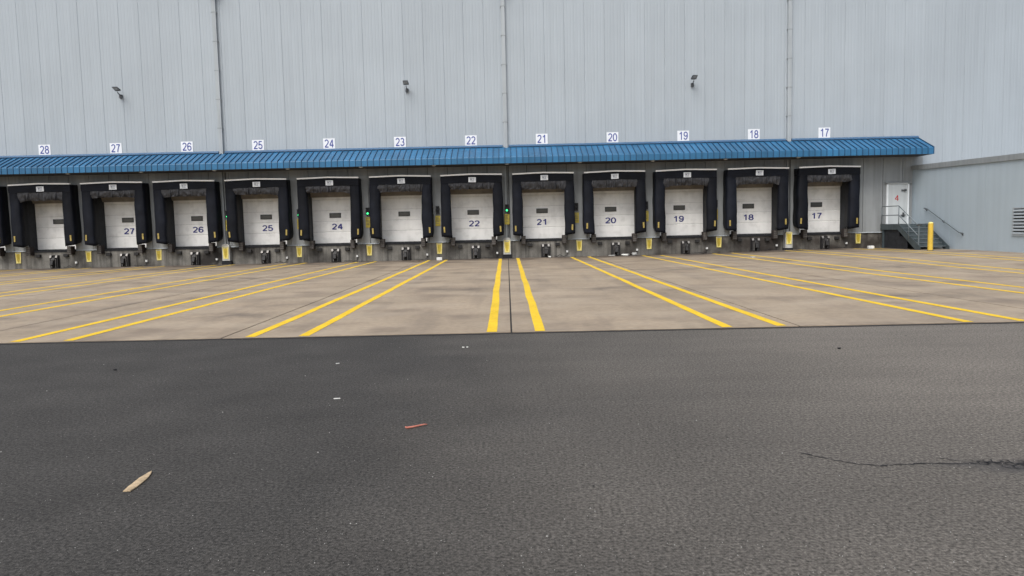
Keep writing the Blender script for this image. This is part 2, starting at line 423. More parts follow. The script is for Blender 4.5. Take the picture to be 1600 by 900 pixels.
line_gaps = [(21 - n) * B for n in range(16, 31)]
for gx in line_gaps:
    for s in (-1, 1):
        xa, xb = gx * 1.003 + 0.015 + s * 0.415, gx + s * 0.45
        if abs(gx) < 0.1: xa = s * 0.375 + 0.03
        mb = MB(); ny = 50; w = 0.079
        y0 = ye(gx + s * 0.4) + 0.085 + rnd.uniform(0.0, 0.03); y1 = D - 0.35 + rnd.uniform(-0.5, 0.1)
        wob = rnd.uniform(0, 50)
        def fn(u, v):
            y = y0 + (y1 - y0) * v
            x = xa + (xb - xa) * v + 0.018 * noise.noise((wob, y * 0.35, 0)) + (u - 0.5) * 2 * (w + 0.008 * noise.noise((wob + u * 9, y * 1.7, 3)))
            return (x, y, slab_z(x, y) + 0.004)
        mb.grid(1, ny, fn)
        put('painted_line', mb.mesh('painted_line', 'line_paint'), apron)

# cracks in the asphalt
def crack(pts, w, name='asphalt_crack', sub=6):
    mb = MB(); P = []
    for (a, b) in zip(pts[:-1], pts[1:]):
        for k in range(sub): P.append(Vector(a).lerp(Vector(b), k / sub))
    P.append(Vector(pts[-1]))
    P = [p + Vector((rnd.uniform(-1, 1), rnd.uniform(-1, 1))) * 0.012 for p in P]
    rows = []
    for k, p in enumerate(P):
        t = (P[min(k + 1, len(P) - 1)] - P[max(k - 1, 0)]).normalized(); nrm = Vector((-t.y, t.x))
        ww = w * (0.35 + rnd.random()) * (0.25 if k in (0, len(P) - 1) else 1)
        rows.append((p + nrm * ww, p - nrm * ww))
    for (a, b), (c, d) in zip(rows[:-1], rows[1:]):
        mb.quad((*a, 0.004), (*b, 0.004), (*d, 0.004), (*c, 0.004))
    return mb
put('crack', crack([(1.93, 4.97), (2.03, 4.86), (2.17, 4.73), (2.32, 4.66), (2.44, 4.675), (2.62, 4.69), (2.86, 4.67), (3.06, 4.67), (3.27, 4.64), (3.5, 4.6)], 0.006).mesh('crack', 'crack_dark'), ground)
put('crack', crack([(2.79, 4.80), (2.88, 4.74), (2.95, 4.69)], 0.004).mesh('crack', 'crack_dark'), ground)
put('crack', crack([(1.80, 4.92), (1.93, 4.88), (2.0, 4.85)], 0.0025).mesh('crack', 'crack_dark'), ground)
net = MB()
def jit(i, j): return (2.98 + i * 0.06 + noise.noise((i * 3.1, j * 1.7, 0)) * 0.035, 4.47 + j * 0.055 + (8 - i) * 0.008 + noise.noise((i * 2.3, j * 4.1, 5)) * 0.03)
for i in range(12):
    for j in range(5):
        if abs(j - 2.2) > 0.8 + i * 0.22: continue
        for (ii, jj) in ((i + 1, j), (i, j + 1)):
            if jj > 4 or rnd.random() < 0.12: continue
            c = crack([jit(i, j), jit(ii, jj)], 0.0055, sub=3)
            o = len(net.v); net.v += c.v; net.f += [tuple(o + q for q in f) for f in c.f]
o = put('crack_network', net.mesh('crack_network', 'crack_dark'), ground); o['kind'] = 'stuff'

# loose grit on the asphalt
for nm, mt, cnt, lab in (('light_grit', 'pebble_light', 1100, 'pale grains of grit scattered over the asphalt'), ('dark_grit', 'pebble_dark', 240, 'black specks of loose grit scattered over the asphalt')):
    mb = MB()
    for k in range(cnt):
        y = 3.2 + 8.2 * rnd.random() ** 1.7; x = rnd.uniform(-0.75, 0.75) * y
        r = rnd.uniform(0.0014, 0.0038) * (1.0 if rnd.random() < 0.93 else 1.9); z = 0.002
        i = len(mb.v); a0 = rnd.random() * 6
        mb.v += [(x + r * math.cos(a0 + a) * rnd.uniform(.7, 1.4), y + r * math.sin(a0 + a) * rnd.uniform(.7, 1.4), z) for a in (0, 1.6, 3.1, 4.7)] + [(x, y, z + r * 1.1)]
        mb.f += [(i, i + 1, i + 4), (i + 1, i + 2, i + 4), (i + 2, i + 3, i + 4), (i + 3, i, i + 4)]
    o = put(nm, mb.mesh(nm, mt)); o['kind'] = 'stuff'; tag(o, lab, 'grit')

# ------------------------------------------------------------------ warehouse
PW = 1.03; X_SEAM = 18.53; TOP = 14.4
OPEN = [(bx(n) - 1.24, bx(n) + 1.24) for n in BAYS]; OPEN_TOP = 3.86
wh = empty('warehouse', (0, D, 0), 'tall pale grey warehouse of ribbed metal panels behind the loading docks', 'building')
cells = []
k0 = math.floor((-33 - X_SEAM) / PW); k1 = math.ceil((34 - X_SEAM) / PW)
for k in range(k0, k1): cells.append((X_SEAM + k * PW, X_SEAM + (k + 1) * PW))
GAP = 0.008
def ribbed(z0, z1, w, nrib, dep, thick=0.07):
    mb = MB(); prof = []
    a, b = GAP, w - GAP
    prof.append((a - GAP + 0.0005, 0.017)); prof.append((a, 0.008)); prof.append((a + 0.02, 0.0))
    for r in range(nrib):
        c = a + (b - a) * (r + 1) / (nrib + 1)
        prof += [(c - 0.030, 0.0), (c - 0.012, dep), (c + 0.012, dep), (c + 0.030, 0.0)]
    prof += [(b - 0.02, 0.0), (b, 0.008), (b + GAP - 0.0005, 0.017)]
    for (p, q) in zip(prof[:-1], prof[1:]):
        mb.quad((p[0], p[1], z0), (q[0], q[1], z0), (q[0], q[1], z1), (p[0], p[1], z1))
    mb.prism([(prof[0][0], prof[0][1])] + prof[1:], 'z', z1 - 0.002, z1)
    return mb
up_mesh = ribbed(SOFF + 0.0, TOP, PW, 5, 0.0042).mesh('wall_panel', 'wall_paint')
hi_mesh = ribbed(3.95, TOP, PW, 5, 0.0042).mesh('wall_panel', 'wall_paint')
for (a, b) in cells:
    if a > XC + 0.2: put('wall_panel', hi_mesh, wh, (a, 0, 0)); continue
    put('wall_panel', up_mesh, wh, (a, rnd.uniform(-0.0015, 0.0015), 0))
# lower wall: same joints, cut round the door openings
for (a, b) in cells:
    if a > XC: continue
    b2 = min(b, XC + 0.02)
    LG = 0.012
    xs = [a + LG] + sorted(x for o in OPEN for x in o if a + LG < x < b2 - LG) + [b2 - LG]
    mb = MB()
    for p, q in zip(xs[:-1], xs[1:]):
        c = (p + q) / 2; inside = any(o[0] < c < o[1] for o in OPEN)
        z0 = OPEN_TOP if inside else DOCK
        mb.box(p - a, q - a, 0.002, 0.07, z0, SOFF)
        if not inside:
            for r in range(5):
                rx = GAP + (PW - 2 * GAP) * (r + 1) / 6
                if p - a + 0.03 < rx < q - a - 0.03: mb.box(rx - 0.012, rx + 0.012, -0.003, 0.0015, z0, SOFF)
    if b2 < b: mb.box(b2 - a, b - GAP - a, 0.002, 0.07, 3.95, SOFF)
    put('wall_panel', mb.mesh('wall_panel', 'wall_paint_shaded'), wh, (a, 0, 0))
# backing behind the joints, coping, base flashing, foundation
mb = MB(); mb.box(-33, 34, 0.072, 0.16, SOFF, TOP - 0.05)
xs = [-33] + [x for o in sorted(OPEN) for x in o] + [34]
for p, q in zip(xs[0::2], xs[1::2]): mb.box(p, q, 0.10, 0.16, DOCK + 0.005, SOFF - 0.001)
for o in OPEN: mb.box(o[0], o[1], 0.10, 0.16, OPEN_TOP + 0.01, SOFF - 0.001)
put('backing', mb.mesh('backing', 'void_dark'), wh)
mb = MB(); mb.box(-33, 34, -0.10, 0.6, TOP, TOP + 0.25); put('parapet_coping', mb.mesh('parapet_coping', 'trim_grey'), wh)
mb = MB(); mb.box(-33, 34, 0.6, 20, TOP - 0.6, TOP - 0.1); put('roof', mb.mesh('roof', 'trim_grey'), wh)
for p, q in zip(xs[0::2], xs[1::2]):
    q = min(q, XC)
    mb = MB(); mb.prism([(-0.035, DOCK - 0.03), (0.03, DOCK - 0.03), (0.03, DOCK + 0.012), (-0.004, DOCK + 0.012)], 'x', p + 0.02, q - 0.02)
    put('base_flashing', mb.mesh('base_flashing', 'pipe_grey'), wh)
    mb = MB(); mb.box(p, q, 0.035, 0.9, -0.3, DOCK - 0.035)
    put('dock_wall', mb.mesh('dock_wall', 'dock_concrete'), wh)
for o in OPEN:
    mb = MB(); mb.box(o[0] - 0.005, o[1] + 0.005, 0.042, 0.9, -0.3, 0.86)
    put('dock_wall', mb.mesh('dock_wall', 'dock_concrete'), wh)
    for (x0, x1) in ((o[0] - 0.06, o[0] - 0.001), (o[1] + 0.001, o[1] + 0.06)):
        mb = MB(); mb.box(x0, x1, 0.165, 1.0, DOCK, OPEN_TOP + 0.02); put('jamb', mb.mesh('jamb', 'jamb'), wh)
    mb = MB(); mb.box(o[0] - 0.06, o[1] + 0.06, 0.165, 1.0, OPEN_TOP + 0.021, OPEN_TOP + 0.1); put('lintel', mb.mesh('lintel', 'jamb'), wh)
    mb = MB(); mb.hexa([(o[0] + 0.01, 0.64, 3.42), (o[1] - 0.01, 0.64, 3.42), (o[1] - 0.01, 0.70, 3.42), (o[0] + 0.01, 0.70, 3.42), (o[0] + 0.01, 0.40, 3.85), (o[1] - 0.01, 0.40, 3.85), (o[1] - 0.01, 0.70, 3.85), (o[0] + 0.01, 0.70, 3.85)]); put('lintel_shade_band', mb.mesh('lintel_shade_band', 'lintel_shade'), wh)  # added band, paints the shade across the top of the door
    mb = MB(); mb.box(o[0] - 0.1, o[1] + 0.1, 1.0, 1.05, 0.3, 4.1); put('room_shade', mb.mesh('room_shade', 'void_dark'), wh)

# ------------------------------------------------------------------ annex on the right
an = empty('low_annex', (XC, D, 0), 'low blue grey annex with sloped coping standing out on the right', 'building')
def top_at(y): return 4.34 + (y) * 0.021          # y local, negative towards the camera
AY = -13.5
edges = [0.0, -0.78, -3.35, -5.9, -8.45, -11.0, AY]
for a, b in zip(edges[:-1], edges[1:]):
    mb = MB()
    za, zb = top_at(a), top_at(b)
    mb.hexa([(0, a - 0.008, 0.09), (0.08, a - 0.008, 0.09), (0.08, b + 0.008, 0.09), (0, b + 0.008, 0.09),
             (0, a - 0.008, za - 0.02), (0.08, a - 0.008, za - 0.02), (0.08, b + 0.008, zb - 0.02), (0, b + 0.008, zb - 0.02)])
    nr = max(1, int(abs(b - a) / 0.42))
    for r in range(1, nr):
        y = a + (b - a) * r / nr
        mb.box(-0.0018, -0.0005, y - 0.012, y + 0.012, 0.10, top_at(y) - 0.03)
    put('wall_panel', mb.mesh('wall_panel', 'annex_paint'), an)
mb = MB(); mb.hexa([(-0.07, -0.003, top_at(0) - 0.24), (0.3, -0.003, top_at(0) - 0.24), (0.3, AY, top_at(AY) - 0.24), (-0.07, AY, top_at(AY) - 0.24),
                    (-0.07, -0.003, top_at(0)), (0.3, -0.003, top_at(0)), (0.3, AY, top_at(AY)), (-0.07, AY, top_at(AY))])
put('coping', mb.mesh('coping', 'trim_grey'), an)
mb = MB(); mb.box(0.09, 0.14, AY, -0.01, -0.2, 3.9); mb.box(0.09, 12, AY, AY + 0.06, -0.2, 3.9)
put('backing', mb.mesh('backing', 'void_dark'), an)
mb = MB(); mb.box(0.02, 12.0, AY - 0.07, AY - 0.001, 0.09, 4.02); put('front_wall', mb.mesh('front_wall', 'annex_paint'), an)
mb = MB(); mb.hexa([(0.31, -0.003, 4.1), (12, -0.003, 4.1), (12, AY, 3.82), (0.31, AY, 3.82), (0.31, -0.003, 4.2), (12, -0.003, 4.2), (12, AY, 3.92), (0.31, AY, 3.92)])
put('roof', mb.mesh('roof', 'trim_grey'), an)
mb = MB(); mb.box(-0.012, 0.06, AY, -0.02, -0.1, 0.085); put('plinth', mb.mesh('plinth', 'joint_dark'), an)

# louvred vent on the annex
lv = empty('louver_vent', (XC, 29.9, 0.0), 'pale louvered wall vent low on the annex, cut by the right edge', 'vent')
v0, v1, y0, y1 = 0.80, 1.97, -0.75, 0.72
mb = MB(); mb.box(-0.05, -0.004, y0, y0 + 0.05, v0, v1); mb.box(-0.05, -0.004, y1 - 0.05, y1, v0, v1)
mb.box(-0.05, -0.004, y0 + 0.05, y1 - 0.05, v0, v0 + 0.05); mb.box(-0.05, -0.004, y0 + 0.05, y1 - 0.05, v1 - 0.05, v1)
put('frame', mb.mesh('frame', 'louver_light'), lv)
mb = MB(); mb.box(-0.010, -0.005, y0 + 0.05, y1 - 0.05, v0 + 0.05, v1 - 0.05); put('backing', mb.mesh('backing', 'void_dark'), lv)
for k in range(8):
    z = v0 + 0.06 + k * 0.134
    mb = MB(); mb.prism([(-0.062, z), (-0.060, z + 0.045), (-0.014, z + 0.085), (-0.016, z + 0.06)], 'y', 0, 1)
    mb.v = [(p[0], y0 + 0.052 + p[1] * (y1 - y0 - 0.104), p[2]) for p in mb.v]
    put('slat', mb.mesh('slat', 'louver_light'), lv)

# ------------------------------------------------------------------ canopy
CX0, CX1, CY = -31.0, 21.32, -1.5
cn = empty('canopy', (0, D, 0), 'long blue standing seam metal canopy over all the dock doors', 'canopy')
CT, CF = 5.77, 5.12
RB = 0.2975
def panel_mesh():
    mb = MB(); w = RB; t = 0.02
    prof = [(-0.005, CT), (CY, CF), (CY - 0.01, CF - 0.03), (CY - 0.01, SOFF)]
    ins = [(-0.005, CT - t), (CY + t, CF - t), (CY + t, CF - 0.03), (CY + t, SOFF)]
    for x0, x1 in ((0.016, w - 0.016),):
        for p, q in zip(prof[:-1], prof[1:]):
            mb.quad((x0, p[0], p[1]), (x1, p[0], p[1]), (x1, q[0], q[1]), (x0, q[0], q[1]))
        for x in (x0, x1):
            for k in range(3):
                mb.quad((x, prof[k][0], prof[k][1]), (x, prof[k + 1][0], prof[k + 1][1]), (x, ins[k + 1][0], ins[k + 1][1]), (x, ins[k][0], ins[k][1]))
        mb.quad((x0, prof[3][0], SOFF), (x1, prof[3][0], SOFF), (x1, ins[3][0], SOFF), (x0, ins[3][0], SOFF))
    return mb.mesh('roof_panel', 'blue_metal')
def seam_mesh():
    mb = MB(); h = 0.045
    a = [(-0.005, CT - 0.02), (CY + 0.02, CF - 0.02), (CY + 0.02, SOFF + 0.004)]
    b = [(-0.005, CT + h), (CY - 0.025, CF + h * 0.8), (CY - 0.03, SOFF + 0.004)]
    for x in (-0.014, 0.014):
        for k in range(2): mb.quad((x, a[k][0], a[k][1]), (x, a[k + 1][0], a[k + 1][1]), (x, b[k + 1][0], b[k + 1][1]), (x, b[k][0], b[k][1]))
    for k in range(2): mb.quad((-0.014, b[k][0], b[k][1]), (0.014, b[k][0], b[k][1]), (0.014, b[k + 1][0], b[k + 1][1]), (-0.014, b[k + 1][0], b[k + 1][1]))
    mb.quad((-0.014, b[2][0], b[2][1]), (0.014, b[2][0], b[2][1]), (0.014, a[2][0], a[2][1]), (-0.014, a[2][0], a[2][1]))
    return mb.mesh('seam', 'blue_seam')
pm, sm = panel_mesh(), seam_mesh()
npan = int((CX1 - CX0) / RB); x_first = CX1 - npan * RB
for k in range(npan):
    x = x_first + k * RB
    p = put('roof_panel', pm, cn, (x, 0, 0)); put('seam', sm, p)
put('seam', sm, cn, (CX1, 0, 0))
mb = MB(); mb.prism([(0.0, SOFF), (0.0, CT), (CY + 0.03, CF - 0.03), (CY + 0.03, SOFF)], 'x', CX1 + 0.015, CX1 + 0.035)
put('end_cap', mb.mesh('end_cap', 'blue_metal'), cn)
# flashing broken where the downpipes pass
PIPES = [-14.64, 0.0, 14.64]
fx = [CX0] + [v for p in PIPES for v in (p - 0.20, p + 0.12)] + [CX1 + 0.02]
for p, q in zip(fx[0::2], fx[1::2]):
    mb = MB(); mb.prism([(-0.004, CT + 0.0), (-0.004, CT + 0.10), (-0.05, CT + 0.10), (-0.12, CT + 0.02), (-0.12, CT - 0.01)], 'x', p, q)
    put('flashing', mb.mesh('flashing', 'flashing_blue'), cn)
mb = MB(); mb.box(x_first, CX1 + 0.01, CY + 0.035, -0.012, SOFF + 0.006, SOFF + 0.03); put('soffit', mb.mesh('soffit', 'soffit'), cn)
WORD = {16: 'sixteen', 17: 'seventeen', 18: 'eighteen', 19: 'nineteen', 20: 'twenty', 21: 'twenty-one', 22: 'twenty-two', 23: 'twenty-three',
        24: 'twenty-four', 25: 'twenty-five', 26: 'twenty-six', 27: 'twenty-seven', 28: 'twenty-eight'}
def bay(n): return f'bay {WORD[n]}' if n in WORD else 'the leftmost cut-off bay'
# bulkhead lamps under the canopy, one per gap (unlit)
for n in range(17, 29):
    gx = (21 - n) * B
    o = empty('soffit_lamp', (gx, D + CY + 0.25, SOFF), f'small round lamp under the canopy edge just left of {bay(n)}', 'lamp', 'lamps under the canopy')
    mb = MB(); mb.tube([(0, 0, 0.006), (0, 0, -0.03)], 0.11, 14); put('body', cached('slb', lambda: mb.mesh('body', 'pipe_grey')), o)
    mb2 = MB(); mb2.tube([(0, 0, -0.03), (0, 0, -0.045)], [0.09, 0.06], 14); put('lens', cached('sll', lambda: mb2.mesh('lens', 'white_plate')), o)

# ------------------------------------------------------------------ downpipes and their guards
for px, who in zip(PIPES, (25, 21, 17)):
    o = empty('downpipe', (px - 0.04, D, 0), f'pale square downpipe running down the wall just left of {bay(who)}', 'downpipe', 'downpipes on the warehouse wall')
    mb = MB(); mb.box(-0.095, 0.095, -0.15, -0.012, CT - 0.35, TOP - 0.6); put('pipe', cached('dp1', lambda: mb.mesh('pipe', 'pipe_grey')), o)
    mb = MB(); mb.box(-0.10, -0.02, -0.115, -0.006, 0.30, SOFF - 0.02); put('lower_pipe', cached('dp2', lambda: mb.mesh('lower_pipe', 'trim_grey')), o)
    mb = MB(); mb.tube([(0.10, -0.05, 1.0), (0.10, -0.05, SOFF - 0.02)], 0.028, 8); put('conduit', cached('dp3', lambda: mb.mesh('conduit', 'hardware')), o)
    mb = MB(); mb.box(-0.22, 0.22, -0.45, -0.205, TOP - 0.6, TOP - 0.05); mb.box(-0.22, 0.22, -0.205, -0.11, TOP - 0.6, TOP - 0.05); put('hopper', cached('dp4', lambda: mb.mesh('hopper', 'trim_grey')), o)
    for z in (7.0, 8.45, 9.9, 11.35, 12.8):
        mb = MB(); mb.box(-0.125, 0.125, -0.156, -0.008, 0, 0.04); put('bracket', cached('dp5', lambda: mb.mesh('bracket', 'trim_grey')), o, (0, 0, z))

def yellow_plate(gx, y, z0, h, label, w=0.29, top=None):
    o = empty('yellow_guide_plate', (gx, y, z0), label, 'plate', 'yellow guide plates on the dock wall')
    def body():
        mb = MB(); mb.prism([(-w / 2, h), (w / 2, h), (w / 2 - 0.025, 0), (-w / 2 + 0.025, 0)], 'y', -0.02, 0.0); return mb.mesh('board', 'yellow_plate')
    def inner():
        mb = MB(); mb.prism([(-w * .31, h * .86), (w * .31, h * .86), (w * .28, h * .35), (w * .10, h * .10), (-w * .10, h * .10), (-w * .28, h * .35)], 'y', -0.026, -0.021); return mb.mesh('panel', 'yellow_panel')
    def hd():
        mb = MB(); mb.box(-w * .36, w * .36, -0.027, -0.021, h * .90, h * .95); return mb.mesh('print', 'print_grey')
    def mark():
        mb = MB()
        for k in range(3): mb.box(-w * .18 + .01 * k, w * .18 - .01 * k, -0.030, -0.0265, h * (.70 - .13 * k), h * (.73 - .13 * k))
        return mb.mesh('print', 'yellow_sign')
    put('board', cached('yp1%g%g' % (w, h), body), o); put('panel', cached('yp2%g%g' % (w, h), inner), o)
    put('print', cached('yp3%g%g' % (w, h), hd), o); put('print', cached('yp4%g%g' % (w, h), mark), o)
for n in range(16, 29):
    gx = (21 - n) * B + 0.03; left_of = f'left of {bay(n)}' if n > 16 else 'right of bay seventeen'
    if n in (17, 21, 25):
        g = empty('pipe_guard', (gx - 0.12 if n == 21 else gx - 0.08, D, 0), f'scuffed pale steel pipe guard on the dock wall {left_of}', 'guard', 'pipe guards')
        def gm_():
            mb = MB(); mb.prism([(-0.19, 0.22), (0.19, 0.22), (0.19, 1.0), (0.13, 1.08), (-0.13, 1.08), (-0.19, 1.0)], 'y', -0.24, 0.03); return mb.mesh('shell', 'guard_steel')
        put('shell', cached('pg1', gm_), g)
        mb = MB(); mb.box(-0.24, 0.24, -0.20, 0.03, 0.02, 0.215); put('foot', cached('pg2', lambda: mb.mesh('foot', 'void_dark')), g)
        yellow_plate(g.location.x, D - 0.243, 0.32 + gz(gx, D), 0.62, f'yellow guide plate fixed on the pipe guard {left_of}', w=0.31)
    else:
        yellow_plate(gx, D + 0.028, 0.32 + gz(gx, D) * .5, 0.56, f'yellow guide plate low on the concrete dock wall {left_of}')

# ------------------------------------------------------------------ dock doors, shelters, bumpers, restraints per bay
DOOR_Y = 0.78
PZ = [0.985, 1.585, 2.145, 2.717, 3.29, 3.86]
def door_panel_mesh(k):
    mb = MB(); a, b = PZ[k] + 0.003, PZ[k + 1] - 0.003; t = 0.009
    mb.hexa([(-1.23, 0.0, a), (1.23, 0.0, a), (1.23, 0.05, a), (-1.23, 0.05, a), (-1.23, 0.0, b), (1.23, 0.0, b), (1.23, 0.05, b), (-1.23, 0.05, b)])
    # raised field with faint horizontal grooves
    h = (b - a - 0.09)
    mb.hexa([(-1.21, -t, a + .03), (1.21, -t, a + .03), (1.22, -0.0005, a + .02), (-1.22, -0.0005, a + .02), (-1.21, -t, b - .03), (1.21, -t, b - .03), (1.22, -0.0005, b - .02), (-1.22, -0.0005, b - .02)])
    return mb.mesh('door_panel', 'door_white')
dp = [door_panel_mesh(k) for k in range(5)]
def wf_mesh():
    mb = MB()
    for s in ((-0.305, 0.305, -0.125, -0.085), (-0.305, 0.305, 0.085, 0.125), (-0.305, -0.265, -0.085, 0.085), (0.265, 0.305, -0.085, 0.085)):
        mb.box(s[0], s[1], -0.035, -0.0125, s[2], s[3])
    return mb.mesh('window', 'window_frame')
def wp_mesh():
    mb = MB(); mb.box(-0.265, 0.265, -0.020, -0.0125, -0.085, 0.085); return mb.mesh('pane', 'window_glass')
wf, wp = wf_mesh(), wp_mesh()
def under_mesh():
    mb = MB(); mb.box(-1.22, 1.22, 0.0, 0.05, 0.95, 0.99); return mb.mesh('bottom_seal', 'void_dark')
us = under_mesh()
def label_print():
    mb = MB()
    for k, (x0, x1, z0, z1) in enumerate([(-.12, .12, .06, .085), (-.10, -.01, -.015, .04), (.02, .11, .02, .035), (.02, .09, -.01, .004), (-.11, .10, -.055, -.04), (-.10, .11, -.085, -.072)]):
        mb.box(x0, x1, -0.009, -0.0065, z0, z1)
    return mb.mesh('print', 'print_grey')
lp = label_print()
def lbl_mesh():
    mb = MB(); mb.box(-.19, .19, -.006, 0.006, -.125, .125); return mb.mesh('label_plate', 'white_plate')
lb = lbl_mesh()
SF = -0.66      # shelter front plane (local y)

def side_pad(s, seed):
    mb = MB(); NZ = 22; K = 7
    def ring(v):
        z = 1.22 + (4.24 - 1.22) * v
        out = 1.575 + 0.035 * (1 - v) + 0.025 * noise.noise((seed * 1.71, v * 4, s))
        inn = 1.11 - 0.055 * (1 - v) ** 1.5 + 0.045 * noise.noise((seed * 1.37 + 9, v * 3.5, s)) - 0.025 * math.sin(v * math.pi)
        if v > 0.78: inn -= 0.0
        bul = 0.03 * math.sin(min(1, v * 1.2) * math.pi) + 0.03 * noise.noise((seed * 1.3 + 4, v * 8, s))
        lowo = 0.05 * max(0, 1 - v * 14)
        zi = z - 0.07 * max(0, 1 - v * 8)
        return [(s * (out - lowo), 0.0, z + 0.12 * max(0, 1 - v * 6)), (s * (out - lowo * .4), SF + 0.05, z), (s * (out - 0.05), SF - bul * .5, z),
                (s * ((out + inn) / 2), SF - bul, (z + zi) / 2), (s * (inn + 0.05), SF - bul * .6, zi), (s * inn, SF + 0.06, zi), (s * (inn + 0.05), 0.0, zi + 0.12 * max(0, 1 - v * 6))]
    rows = [ring(k / NZ) for k in range(NZ + 1)]
    i0 = len(mb.v)
    for r in rows: mb.v += r
    for a in range(NZ):
        for k in range(K):
            kk = (k + 1) % K
            mb.f.append((i0 + a * K + k, i0 + a * K + kk, i0 + (a + 1) * K + kk, i0 + (a + 1) * K + k))
    mb.f.append(tuple(range(i0, i0 + K))); mb.f.append(tuple(i0 + NZ * K + k for k in range(K)))
    return mb.mesh('side_pad', 'fabric', True)
def peak(x): return 4.28 + 0.045 * (1 - abs(x) / 1.6)
def head_mesh(seed):
    mb = MB(); NXh = 24
    def sec(u):
        x = -1.565 + 3.13 * u; p = peak(x)
        w = 0.012 * noise.noise((seed, x * 2, 0)); lo = 3.93 + 0.03 * noise.noise((seed + 3, x * 1.5, 1))
        return [(x, 0.0, p + 0.02), (x, SF - 0.012, p), (x, SF - 0.03 + w, (p + lo) / 2), (x, SF - 0.02 + w, lo), (x, SF + 0.14, lo - 0.02), (x, 0.0, lo)]
    rows = [sec(k / NXh) for k in range(NXh + 1)]
    for r in rows: mb.v += r
    for a in range(NXh):
        for k in range(6):
            kk = (k + 1) % 6
            mb.f.append((a * 6 + k, a * 6 + kk, (a + 1) * 6 + kk, (a + 1) * 6 + k))
    mb.f.append(tuple(range(6))); mb.f.append(tuple(NXh * 6 + k for k in range(6)))
    return mb.mesh('head_pad', 'fabric')
def curtain_mesh(seed):
    r = random.Random(seed)
    folds = sorted(r.uniform(-1.0, 1.0) for _ in range(9))
    sagL, sagR = r.uniform(-0.04, 0.14), r.uniform(-0.04, 0.14); dep = r.uniform(0.34, 0.46)
    mb = MB()
    def fn(u, v):
        x = -1.17 + 2.34 * u
        fold = sum(math.exp(-((x - f) / 0.038) ** 2) for f in folds)
        wv = noise.noise((x * 5.0, v * 2.0, seed)) * 0.05 + noise.noise((x * 14.0 + v * 3, v * 3, seed + 5)) * 0.03
        cor = sagL * math.exp(-((x + 1.15) / 0.22) ** 2) + sagR * math.exp(-((x - 1.15) / 0.22) ** 2)
        z = 3.95 - (dep + cor + 0.025 * noise.noise((x * 3, 0, seed))) * v
        y = SF + 0.02 - 0.06 * math.sin(v * math.pi * 0.8) * 1.0 + 0.10 * v - 0.085 * fold * (0.15 + v) + wv * (0.4 + 1.2 * v)
        return (x, y, z)
    mb.grid(110, 8, fn)
    me = mb.mesh('head_curtain', 'curtain', True)
    return me
def marker_mesh():
    mb = MB(); mb.box(-0.04, 0.04, -0.008, 0.012, -0.145, 0.145); return mb.mesh('yellow_marker', 'yellow_marker')
mk = marker_mesh()
def strip_mesh():
    mb = MB()
    for x0, x1 in ((-1.56, 0.0), (0.0, 1.57)):
        mb.hexa([(x0, SF - 0.055, peak(x0) + .004), (x1, SF - 0.055, peak(x1) + .004), (x1, SF + 0.05, peak(x1) + .008), (x0, SF + 0.05, peak(x0) + .008),
                 (x0, SF - 0.060, peak(x0) + .070), (x1, SF - 0.060, peak(x1) + .070), (x1, SF + 0.05, peak(x1) + .075), (x0, SF + 0.05, peak(x0) + .075)])
    return mb.mesh('top_strip', 'white_strip')
st = strip_mesh()
def bumper_mesh():
    mb = MB(); mb.box(-0.11, 0.11, -0.30, 0.03, 0.72, 1.16); return mb.mesh('block', 'rubber')
def bumper_face():
    mb = MB()
    for k in range(4): mb.box(-0.095, 0.095, -0.315, -0.301, 0.75 + k * 0.10, 0.83 + k * 0.10)
    return mb.mesh('ply', 'bumper_face')
bm1, bm2 = bumper_mesh(), bumper_face()
def lev_lip():
    mb = MB(); mb.box(-1.08, 1.08, 0.0, 0.9, 0.865, 0.945); return mb.mesh('lip', 'void_dark')
def lev_keep():
    mb = MB(); mb.prism([(-0.10, 0.62), (-0.02, 0.60), (0.04, 0.60), (0.04, 0.76), (-0.10, 0.76)], 'x', -0.11, 0.11); return mb.mesh('lip_keeper', 'dark_steel')
ll, lk_ = lev_lip(), lev_keep()
def rest_rail():
    mb = MB(); mb.box(-0.035, 0.035, -0.10, 0.04, 0.03, 0.66); return mb.mesh('guide_rail', 'dark_steel')
def rest_back():
    mb = MB(); mb.box(-0.24, 0.24, 0.0, 0.041, 0.02, 0.70); return mb.mesh('back_plate', 'dark_steel')
def rest_hook():
    mb = MB(); mb.prism([(-0.36, 0.22), (-0.11, 0.12), (0.0, 0.12), (0.0, 0.55), (-0.12, 0.58), (-0.20, 0.45), (-0.30, 0.42)], 'x', -0.07, 0.07); return mb.mesh('hook', 'dark_steel')
def rest_cap():
    mb = MB(); mb.prism([(-0.15, 0.58), (-0.02, 0.58), (-0.02, 0.70), (-0.09, 0.70)], 'x', -0.05, 0.05); return mb.mesh('cap', 'worn_steel')
def rest_rod():
    mb = MB(); mb.tube([(0, -0.13, 0.06), (0, -0.13, 0.52)], 0.018, 8); return mb.mesh('rod', 'worn_steel')
rr, rb, rh, rc, rod = rest_rail(), rest_back(), rest_hook(), rest_cap(), rest_rod()
def jbox():
    mb = MB(); mb.box(-0.045, 0.045, -0.07, 0.03, -0.05, 0.05); return mb.mesh('case', 'white_block')
def jcond(seed):
    mb = MB(); r = random.Random(seed)
    pts = [(0, -0.02, -0.05), (-0.02, -0.02, -0.20), (-0.20, -0.03, -0.27), (-0.38 , -0.03, -0.14 - r.random() * .1), (-0.52, -0.03, -0.24), (-0.72, -0.03, -0.22)]
    P = []
    for a, b in zip(pts[:-1], pts[1:]):
        for k in range(4): P.append(Vector(a).lerp(Vector(b), k / 4))
    mb.tube(P, 0.014, 6); return mb.mesh('cable', 'black_plastic', True)
jb = jbox()

